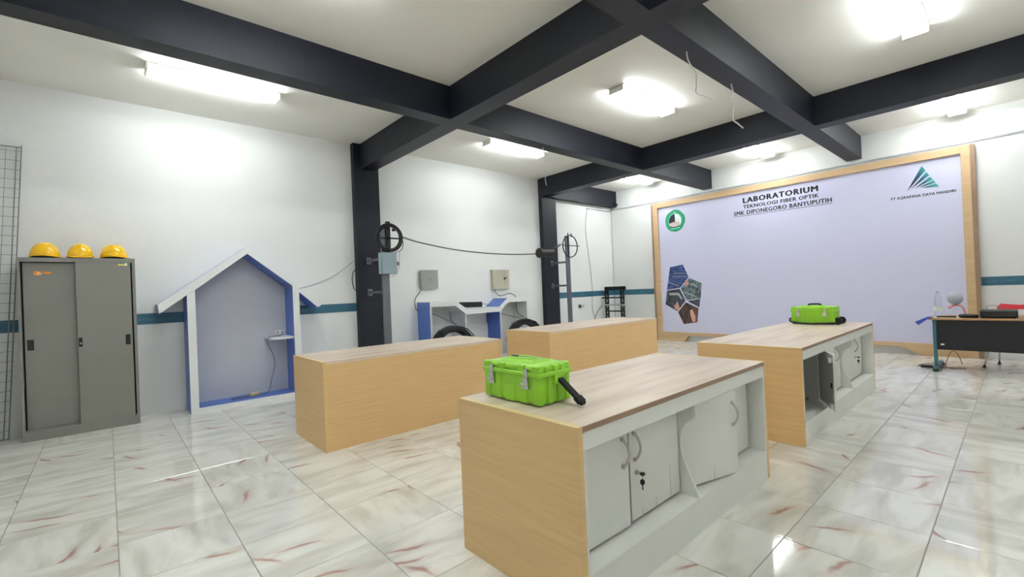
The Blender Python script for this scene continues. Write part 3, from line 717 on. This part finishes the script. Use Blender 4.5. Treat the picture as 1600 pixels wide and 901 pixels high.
# ------------------------------------------------------------------ steel poles with reels
def pole(label, x, xt, y, ztop):
    t = thing('steel_pole', label, 'pole', (x, y, 0), group='galvanised cable poles by the pillars')
    P = [(x-.055, 0), (x+.055, 0), (xt+.055, ztop), (xt-.055, ztop)]
    MB().prism(P, 'y', y-.02, y+.02).build('post', 'galvanised', t, bev=.004)
    for z in (1.87, 1.37):
        k = MB().box(x-.02, x+.02, y+.02, 4.052, z-.02, z+.02)
        k.build('bracket_arm', 'galvanised', t)
        bx('bracket_plate', 'galvanised', t, x-.038, x+.038, 4.035, 4.06, z-.055, z+.055, bev=.003)
    return t
pole('steel pole bracketed to the first pillar, behind the nearer plain counter', 2.115, 2.115, 3.49, 2.36)
pole('bare steel pole bracketed to the second pillar', 6.345, 6.33, 3.57, 2.42)

r1 = thing('cable_reel', 'thick black cable ring with cross bars at the top of the first pole', 'cable reel', (2.165, 3.42, 1.96))
k = MB(); rnd = random.Random(4)
for i in range(14): k.ring((2.165+rnd.uniform(-.006, .006), 3.42+rnd.uniform(-.03, .03), 2.17+rnd.uniform(-.006, .006)), .208-rnd.random()*.04, .010, 'y', 44, 6)
k.build('windings', 'black_cable', r1, smooth=True)
k = MB().box(1.96, 2.37, 3.45, 3.466, 2.158, 2.18).box(2.13, 2.20, 3.45, 3.466, 1.95, 2.42).box(2.13, 2.215, 3.37, 3.45, 1.965, 2.0)
k.build('cross_bar', 'black_plastic', r1)
MB().tube([(2.20, 3.40, 2.36), (2.25, 3.39, 2.30), (2.32, 3.39, 2.22), (2.33, 3.39, 2.10), (2.26, 3.39, 2.02), (2.18, 3.39, 1.99)], .004, 6).build('thin_loop', 'grey_cable', r1, smooth=True)
MB().tube([(2.375, 3.42, 2.16), (2.385, 3.41, 2.08), (2.34, 3.40, 1.99), (2.24, 3.39, 1.95), (2.14, 3.385, 1.95)], .006, 6).build('thin_loop', 'grey_cable', r1, smooth=True)
MB().cyl((2.21, 3.40, 2.29), (2.25, 3.40, 2.29), .022, 10).build('clamp', 'black_plastic', r1)

jb = thing('pole_box', 'blue-grey junction box mounted on the first pole under the black ring', 'junction box', (2.135, 3.42, 1.63))
bx('casing', 'blue_grey_box', jb, 2.0, 2.25, 3.40, 3.468, 1.632, 1.945, bev=.006)
bx('lid', 'blue_grey_box', jb, 2.02, 2.255, 3.375, 3.40, 1.63, 1.95, bev=.012)
bx('latch', 'galvanised', jb, 2.25, 2.29, 3.375, 3.40, 1.755, 1.81, bev=.003)
wire('cable', 'white thin cable looping from the black ring round the junction box', [(2.33, 3.40, 2.0), (2.31, 3.41, 1.9), (2.31, 3.42, 1.75), (2.27, 3.43, 1.64), (2.2, 3.44, 1.60)], .004, 'white_cable')
wire('cable', 'dark cable dropping from the junction box along the first pole', [(2.03, 3.46, 1.64), (2.02, 3.46, 1.55), (2.03, 3.47, 1.45), (2.005, 3.47, 1.36)], .006, 'black_cable')

r2_ = thing('cable_reel', 'thin empty black ring with cross bars at the top of the second pole', 'cable reel', (6.39, 3.52, 1.97))
MB().ring((6.385, 3.53, 2.20), .232, .012, 'y', 44, 8).build('rim', 'black_plastic', r2_, smooth=True)
k = MB().box(6.14, 6.70, 3.533, 3.549, 2.205, 2.222).box(6.33, 6.345, 3.533, 3.549, 1.97, 2.48).box(6.44, 6.455, 3.533, 3.549, 2.40, 2.48)
k.build('cross_bar', 'black_plastic', r2_)

sp = thing('overhead_cable', 'black cable sagging between the two steel poles', 'cable', (4.0, 3.47, 2.0))
MB().tube([(2.375, 3.44, 2.20), (2.56, 3.46, 2.155), (2.774, 3.48, 2.119), (3.258, 3.5, 2.052), (3.787, 3.5, 2.006), (4.37, 3.5, 1.985), (4.9, 3.5, 1.99), (5.44, 3.5, 2.015)], .009, 8).build('cable_run', 'black_cable', sp, smooth=True)
MB().cyl((2.37, 3.44, 2.20), (2.62, 3.468, 2.145), .014, 8).build('grip', 'galvanised', sp)
MB().tube([(5.78, 3.5, 2.09), (5.9, 3.5, 2.17), (6.02, 3.51, 2.205), (6.16, 3.52, 2.26)], .008, 8).build('cable_run', 'grey_cable', sp, smooth=True)
MB().cyl((5.96, 3.505, 2.18), (6.04, 3.51, 2.215), .024, 8).build('clamp', 'galvanised', sp)
cl = thing('splice_closure', 'black splice closure hanging on the overhead cable before the second pillar', 'splice closure', (5.6, 3.5, 2.02))
MB().cyl((5.45, 3.5, 2.03), (5.79, 3.5, 2.045), .078, 16).build('body', 'black_plastic', cl, bev=.008)
MB().cyl((5.40, 3.5, 2.03), (5.47, 3.5, 2.03), .10, 16).build('end_collar', 'black_plastic', cl, bev=.006)
MB().box(5.5, 5.8, 3.46, 3.54, 2.105, 2.14).build('strap', 'black_plastic', cl, bev=.004)

wire('cable', 'thin wire rising from the house frame roof to the first pillar', [(1.10, 4.155, 1.47), (1.3, 4.16, 1.52), (1.55, 4.16, 1.62), (1.75, 4.16, 1.75), (1.925, 4.16, 1.885)], .003)
wire('cable', 'short dark cable bowing out beside the first pillar', [(1.93, 4.12, 1.74), (1.885, 4.12, 1.70), (1.862, 4.12, 1.58), (1.885, 4.12, 1.45), (1.93, 4.12, 1.40)], .006, 'black_cable')
wire('cable', 'thin wire trailing down the wall in the last bay before the corner', [(7.80, 4.158, 3.22), (7.72, 4.158, 2.9), (7.71, 4.158, 2.6), (7.78, 4.158, 2.1), (7.85, 4.158, 1.6), (7.865, 4.158, 1.2), (7.84, 4.158, .8), (7.95, 4.15, .45), (8.05, 4.12, .0045)], .004)
hk = thing('wall_bracket', 'small grey metal hook on the wall right of the second pole', 'bracket', (7.42, 4.16, .87))
MB().box(7.33, 7.36, 4.10, WY, .83, .91).cyl((7.35, 4.13, .87), (7.50, 4.13, .872), .008, 8).build('hook', 'galvanised', hk)
MB().cyl((8.66, 3.96, 3.38), (8.76, 3.96, 3.38), .028, 12).cyl((8.64, 3.96, 3.375), (8.67, 3.96, 3.375), .036, 12).build('sensor', 'black_plastic', None, label='tiny black sensor by the beam end near the room corner', cat='sensor')

# loose wires under the beams
def drop(label, pts, r, m_='white_cable'): return wire('loose_wire', label, pts, r, m_, 'wire', group='loose wires hanging from beams')
drop('white loose wire with a forked end hanging from the middle beam, nearer one', [(2.845, -.95, 3.334), (2.86, -.95, 3.27), (2.93, -.95, 3.225), (3.005, -.95, 3.19), (3.0, -.95, 3.08), (2.995, -.95, 3.01), (3.15, -.95, 3.02), (3.34, -.95, 3.04)], .006)
drop('white loose wire with a crooked tail hanging from the middle beam, farther one', [(3.83, -.92, 3.334), (3.87, -.92, 3.25), (3.785, -.92, 3.17), (3.87, -.92, 3.12), (3.845, -.92, 2.97), (3.95, -.92, 2.95), (4.09, -.92, 2.93)], .007)
drop('short wire with a white connector hanging from the beam by the second tube light', [(3.70, 1.65, 3.334), (3.73, 1.65, 3.2), (3.74, 1.65, 3.05), (3.725, 1.65, 2.88), (3.74, 1.65, 2.79)], .005)

# ------------------------------------------------------------------ open steel rack
rk = thing('open_rack', 'black open equipment rack in the far left corner', 'rack', (8.3, 3.8, 0))
RXa, RXb = 8.24, 8.34
for y0, y1 in ((4.07, 3.965), (3.62, 3.515)):
    k = MB().box(RXa, RXa+.03, y0-.034, y0, .03, 1.3).box(RXa, RXa+.03, y1, y1+.034, .03, 1.3)
    z = .06
    while z < 1.27: k.box(RXa, RXa+.02, y1+.034, y0-.034, z, z+.05); z += .135
    k.build('upright', 'black_plastic', rk)
bx('top_bar', 'black_plastic', rk, RXa, RXb, 3.515, 4.07, 1.215, 1.305, bev=.004)
for y in (4.02, 3.57): bx('foot', 'black_plastic', rk, 8.05, 8.55, y-.04, y+.04, 0, .03)
bx('patch_panel', 'black_plastic', rk, RXa-.06, RXb-.04, 3.53, 4.13, 1.02, 1.05)
bx('patch_panel', 'grey_trim', rk, RXa-.06, RXb-.04, 3.50, 4.09, .84, .875)
bx('patch_panel', 'black_plastic', rk, RXa-.02, RXb-.04, 3.53, 4.06, .69, .72)
wire('cable', 'grey cable slanting down beside the black open rack', [(8.16, 4.08, .855), (8.02, 4.1, .75), (7.9, 4.11, .6), (7.82, 4.11, .4), (7.8, 4.1, .006)], .008)

# ------------------------------------------------------------------ green tool cases
def tool_case(label, x0, x1, y0, y1, z, Hc=.20):
    cx, cy = (x0+x1)/2, (y0+y1)/2; t = thing('tool_case', label, 'tool case', (cx, cy, z), group='green plastic tool cases')
    hx, hy = (x1-x0)/2, (y1-y0)/2
    # body tapers slightly, with recessed panels
    def taper(a, b_, z0, z1, s0=.94, s1=1.0, ax=hx, ay=hy):
        vs = []
        for zz, s_ in ((z0, s0), (z1, s1)): vs += [(-ax*s_, -ay*s_, zz), (ax*s_, -ay*s_, zz), (ax*s_, ay*s_, zz), (-ax*s_, ay*s_, zz)]
        return vs, [(3, 2, 1, 0), (4, 5, 6, 7), (0, 1, 5, 4), (1, 2, 6, 5), (2, 3, 7, 6), (3, 0, 4, 7)]
    bodyH = Hc*.70
    MB().add(*taper(0, 0, .004, bodyH, .90, .94)).build('body', 'green_plastic', t, local=True, bev=.014, seg=3)
    k = MB()
    for fx in (-1, 1):
        for yy, wy in ((-.84, .10), (-.42, .13), (.05, .16), (.44, .10), (.84, .10)):
            a, b_ = hy*yy-hy*wy, hy*yy+hy*wy
            xo = fx*hx*.965; xi = fx*hx*.86
            k.box(min(xi, xo), max(xi, xo), a, b_, .008 if abs(yy) > .1 else .006, bodyH-(.0 if abs(yy) > .1 else .055))
    for fy in (-1, 1):
        for xx, wx in ((-.80, .12), (-.3, .14), (.3, .14), (.80, .12)):
            a, b_ = hx*xx-hx*wx, hx*xx+hx*wx; yo = fy*hy*.955; yi = fy*hy*.87
            k.box(a, b_, min(yi, yo), max(yi, yo), .008, bodyH)
    k.build('rib', 'green_plastic', t, local=True, bev=.005)
    MB().add(*taper(0, 0, bodyH-.006, bodyH+.016, 1.0, 1.0)).build('rim', 'green_plastic', t, local=True, bev=.006, seg=3)
    lid = MB().add(*taper(0, 0, bodyH+.014, Hc-.012, .965, .90)).build('lid', 'green_plastic', t, local=True, bev=.016, seg=3)
    k = MB()
    for fx in (-1, 1):
        for yy, wy in ((-.84, .12), (-.38, .12), (.30, .12), (.84, .12)):
            a, b_ = hy*yy-hy*wy, hy*yy+hy*wy; xo = fx*hx*.985; xi = fx*hx*.72
            MB().box(min(xi, xo), max(xi, xo), a, b_, bodyH+.012, Hc-.012).build('lid_rib', 'green_plastic', lid, local=True, bev=.008, seg=3)
    for fy in (-1, 1):
        for xx, wx in ((-.45, .14), (.05, .14), (.5, .14)):
            a, b_ = hx*xx-hx*wx, hx*xx+hx*wx; yo = fy*hy*.985; yi = fy*hy*.8
            MB().box(a, b_, min(yi, yo), max(yi, yo), bodyH+.012, Hc-.016).build('lid_rib', 'green_plastic', lid, local=True, bev=.008, seg=3)
    MB().add([(-hx*.62, -hy*.62, Hc-.016), (hx*.62, -hy*.62, Hc-.016), (hx*.62, hy*.62, Hc-.016), (-hx*.62, hy*.62, Hc-.016), (-hx*.5, -hy*.5, Hc), (hx*.5, -hy*.5, Hc), (hx*.5, hy*.5, Hc), (-hx*.5, hy*.5, Hc)],
             [(3, 2, 1, 0), (4, 5, 6, 7), (0, 1, 5, 4), (1, 2, 6, 5), (2, 3, 7, 6), (3, 0, 4, 7)]).build('lid_crown', 'green_plastic', lid, local=True, bev=.006)
    for yy in (-.56, .62):
        y = hy*yy
        k = MB().box(-hx*1.0-.006, -hx*.9, y-.012, y+.012, bodyH-.01, bodyH+.032)
        k.add([(-hx-.010, y-.012, bodyH-.006), (-hx-.010, y+.012, bodyH-.006), (-hx-.012, y+.024, bodyH-.062), (-hx-.012, y-.024, bodyH-.062),
               (-hx*.93, y-.012, bodyH-.006), (-hx*.93, y+.012, bodyH-.006), (-hx*.93, y+.024, bodyH-.062), (-hx*.93, y-.024, bodyH-.062)],
              [(0, 1, 2, 3), (7, 6, 5, 4), (0, 4, 5, 1), (1, 5, 6, 2), (2, 6, 7, 3), (3, 7, 4, 0)])
        la = k.build('latch', 'chrome', t, local=True, bev=.002)
        MB().cyl((-hx-.016, y-.018, bodyH-.04), (-hx-.016, y+.018, bodyH-.04), .006, 8).build('latch_pin', 'brushed_steel', la, local=True)
    return t, hx, hy, bodyH
c1, hx, hy, bH = tool_case('green plastic tool case on the nearest counter, black strap hanging to the right', .432, .652, -1.385, -.965, .765)
k = MB().box(-.014, .014, hy*.28, hy*.48, .200, .208); k.build('carry_handle', 'black_plastic', c1, local=True, bev=.004)
MB().prism([(.030*math.cos(2*PI*i/28), .015+.085*math.sin(2*PI*i/28)) for i in range(28)], 'z', .198, .2015).build('grip_shade', 'green_recess_shade', c1, local=True)  # flat oval on the lid; its darker green imitates a shaded recess
MB().ring((0, .015, .2015), .034, .005, 'z', 36, 8, 2.6).build('grip_rim', 'green_plastic', c1, local=True, smooth=True)
# pull strap leaning from the short side down to the worktop
k = MB(); P0 = Vector((.02, -hy-.002, .118)); P1 = Vector((.03, -hy-.128, .018)); d = (P1-P0).normalized(); nn = Vector((0, d.z, -d.y))
for a, b_, th, wd in ((0, .78, .008, .017), (.74, .96, .011, .022), (.90, 1.02, .009, .015)):
    A, B_ = P0.lerp(P1, a), P0.lerp(P1, b_)
    vs_ = [A+nn*s_*th+Vector((q*wd, 0, 0)) for s_ in (-1, 1) for q in (-1, 1)]+[B_+nn*s_*th+Vector((q*wd, 0, 0)) for s_ in (-1, 1) for q in (-1, 1)]
    k.add(vs_, [(0, 1, 3, 2), (4, 6, 7, 5), (0, 4, 5, 1), (2, 3, 7, 6), (0, 2, 6, 4), (1, 5, 7, 3)])
k.build('pull_strap', 'black_strap', c1, local=True, bev=.003)
MB().box(-.01, .05, -hy-.006, -hy*.9, .095, .14).build('strap_mount', 'green_plastic', c1, local=True, bev=.004)

c2, hx, hy, bH = tool_case('green plastic wheeled tool case on the far right counter', 5.10, 5.33, -1.435, -.98, .765+.012, .205)
MB().tube([(0, -hy*.28, .20), (0, -hy*.26, .212), (0, -hy*.18, .220), (0, hy*.18, .220), (0, hy*.26, .212), (0, hy*.28, .20)], .011, 8).build('carry_handle', 'black_plastic', c2, local=True, smooth=True)
k = MB()
for sx in (-1, 1): MB().cyl((sx*hx*.8, -hy-.014, .030), (sx*hx*.62, -hy-.014, .030), .042, 18).build('wheel', 'black_plastic', c2, local=True, bev=.004)
k = MB().tube([(-hx-.012, -hy-.01, .012), (-hx-.016, -hy*.6, .006), (-hx-.03, 0, -.001), (-hx-.02, hy*.6, .006), (-hx-.01, hy*.97, .022), (-hx*.9, hy+.006, .05)], .010, 8)
k.tube([(hx+.012, -hy-.01, .012), (hx+.016, 0, .0), (hx+.01, hy*.97, .022), (hx*.9, hy+.006, .05)], .010, 8).tube([(-hx*.9, hy+.006, .05), (0, hy+.010, .055), (hx*.9, hy+.006, .05)], .010, 8)
k.build('tow_handle', 'black_plastic', c2, local=True, smooth=True)
MB().box(-hx*.9, hx*.9, -hy*.9, hy*.9, -.008, .006).build('skid_plate', 'black_plastic', c2, local=True)

# ------------------------------------------------------------------ table on the right, with its load
tb_ = thing('office_table', 'office table with black modesty panel and teal legs at the right edge', 'table', (7.6, -2.75, 0))
TY0, TY1 = -3.55, -1.985
bx('tabletop', 'table_wood', tb_, 7.20, 7.90, TY0, TY1, .68, .705, bev=.006)
bx('modesty_panel', 'modesty_black', tb_, 7.235, 7.25, TY0+.06, TY1-.075, .285, .68)
bx('panel_badge', 'paper', tb_, 7.232, 7.235, -2.135, -2.10, .345, .365)
for y in (TY1-.06, TY0+.09):
    MB().box(7.23, 7.30, y-.018, y+.018, .05, .68).build('leg', 'teal_steel', tb_, bev=.006)
    k = MB().box(7.14, 7.86, y-.025, y+.025, .025, .055); k.build('foot_rail', 'teal_steel', tb_, bev=.008)
    k = MB()
    for xx in (7.17, 7.83): k.cyl((xx, y, 0), (xx, y, .03), .03, 12)
    k.build('foot_cap', 'black_plastic', tb_)
    bx('top_arm', 'teal_steel', tb_, 7.23, 7.8, y-.02, y+.02, .655, .68)
def lone(name, label, cat, mb, m_, **k): return mb.build(name, m_, None, label=label, cat=cat, **k)
lone('paper_stack', 'white sheets at the left end of the office table', 'paper', MB().obox((7.36, -2.13, .709), (.22, .20, .008), .1).obox((7.29, -2.2, .707), (.1, .18, .004), -.1), 'paper')
bt = thing('water_bottle', 'clear plastic water bottle at the left end of the office table', 'bottle', (7.38, -2.075, .713))
MB().lathe([(.001, 0), (.036, .002), (.039, .02), (.036, .10), (.039, .115), (.039, .19), (.036, .25), (.016, .305), (.014, .325)], (7.38, -2.075, .713), 20).build('bottle_body', 'clear_plastic', bt, smooth=True)
MB().cyl((7.38, -2.075, 1.036), (7.38, -2.075, 1.056), .017, 14).build('cap', 'pale_globe', bt)
MB().lathe([(.0395, 0), (.0402, .002), (.0402, .06), (.0395, .062)], (7.38, -2.075, .79), 20).build('paper_label', 'paper', bt, smooth=True)
gl = thing('globe_lamp', 'round pale grey disc lamp on a curved pink stem on the office table', 'lamp', (7.50, -2.32, .705))
k = MB(); n = 24
prof = [(.001, -.078)]+[(.08*math.sin(PI*i/12), -.088*math.cos(PI*i/12)) for i in range(1, 12)]+[(.001, .078)]
MB().lathe(prof, (7.46, -2.24, .955), 28).build('lamp_shade', 'pale_globe', gl, smooth=True)
MB().tube([(7.50, -2.33, .712), (7.50, -2.325, .78), (7.49, -2.30, .84), (7.48, -2.26, .862), (7.46, -2.21, .85), (7.45, -2.185, .835)], .011, 8).build('stem', 'pink_plastic', gl, smooth=True)
MB().cyl((7.45, -2.20, .845), (7.45, -2.17, .825), .018, 10).build('stem_end', 'pink_plastic', gl)
MB().lathe([(.001, .0), (.05, .0), (.05, .01), (.001, .016)], (7.50, -2.335, .705), 16).build('base', 'pale_globe', gl)
lone('remote_control', 'flat black remote lying before the pale lamp', 'remote', MB().obox((7.27, -2.165, .722), (.05, .19, .018), 0), 'black_plastic', bev=.005)
lone('hard_case', 'small oval black case on the office table', 'case', MB().lathe([(.001, 0), (.085, .002), (.10, .024), (.085, .044), (.001, .05)], (7.36, -2.366, .705), 24), 'black_plastic', smooth=True)
pr = thing('projector', 'wide low black projector-like device on the office table', 'device', (7.45, -2.66, .705))
bx('casing', 'black_plastic', pr, 7.28, 7.60, -2.80, -2.47, .715, .80, bev=.012)
MB().box(7.29, 7.31, -2.78, -2.75, .705, .716).box(7.29, 7.31, -2.52, -2.49, .705, .716).box(7.56, 7.58, -2.7, -2.66, .705, .716).build('foot', 'black_plastic', pr)
MB().tube([(7.6, -2.55, .76), (7.66, -2.52, .83), (7.68, -2.58, .85), (7.68, -2.63, .82), (7.66, -2.65, .72)], .003, 6).build('lead', 'grey_cable', pr, smooth=True)
lone('hanging_device', 'small blue device tilting off the left corner of the office table', 'device', MB().add(
    [(7.14, -1.985, .690), (7.26, -1.985, .690), (7.26, -1.895, .610), (7.14, -1.895, .610), (7.14, -1.985, .722), (7.26, -1.985, .722), (7.26, -1.860, .655), (7.14, -1.860, .655),
     ], [(3, 2, 1, 0), (4, 5, 6, 7), (0, 1, 5, 4), (1, 2, 6, 5), (2, 3, 7, 6), (3, 0, 4, 7)]).box(7.15, 7.25, -2.03, -1.985, .706, .722), 'blue_plastic', bev=.004)
ad = thing('power_adapter', 'black power adapter and its looping cord on the floor by the table foot', 'adapter', (7.45, -1.95, 0))
MB().obox((7.46, -1.93, .018), (.07, .13, .034), .05).build('brick', 'black_plastic', ad, bev=.006)
MB().tube([(7.46, -2.0, .02), (7.48, -2.1, .012), (7.55, -2.2, .008), (7.60, -2.29, .008), (7.50, -2.31, .007), (7.46, -2.24, .007), (7.52, -2.14, .007), (7.66, -2.10, .01), (7.70, -2.12, .10), (7.70, -2.16, .20), (7.72, -2.2, .21), (7.74, -2.24, .12), (7.76, -2.26, .03)], .0035, 6).build('cord', 'black_cable', ad, smooth=True)
MB().tube([(7.46, -1.865, .02), (7.50, -1.83, .01), (7.7, -1.85, .007), (7.9, -1.98, .007), (7.9, -2.08, .007)], .0035, 6).build('cord', 'black_cable', ad, smooth=True)
ch = thing('red_chair', 'red plastic chair with thin metal legs behind the office table', 'chair', (8.0, -2.82, 0))
leg = [((7.80, -2.47), (7.86, -2.56)), ((7.76, -2.93), (7.84, -2.98)), ((8.20, -2.60), (8.12, -2.62)), ((8.18, -3.05), (8.10, -3.02))]
for (fx, fy), (tx, ty) in leg:
    l_ = MB().cyl((fx, fy, .02), (tx, ty, .44), .010, 10).build('leg', 'chrome', ch, smooth=True)
    MB().cyl((fx, fy, 0), (fx, fy, .03), .016, 10).build('foot_cap', 'black_plastic', l_)
bx('seat', 'red_plastic', ch, 7.80, 8.20, -3.04, -2.55, .44, .465, bev=.012)
vs_ = []; n = 12
for i in range(n+1):
    y = -2.60-.44*i/n; zt = .845+.0*i; zt = .848-.022*math.sin(PI*i/n)-(.05 if i in (0, n) else 0)
    vs_ += [(8.22, y, .765), (8.25, y, zt), (8.27, y, zt), (8.24, y, .765)]
fs_ = []
for i in range(n):
    for q in range(4): fs_.append((i*4+q, i*4+(q+1) % 4, (i+1)*4+(q+1) % 4, (i+1)*4+q))
fs_ += [(0, 1, 2, 3), (n*4+3, n*4+2, n*4+1, n*4)]
MB().add(vs_, fs_).build('backrest', 'red_plastic', ch, bev=.005)
k = MB()
for y in (-2.66, -2.98): k.tube([(8.15, y, .45), (8.22, y, .50), (8.235, y, .66), (8.24, y, .78)], .010, 8)
k.build('back_support', 'chrome', ch, smooth=True)
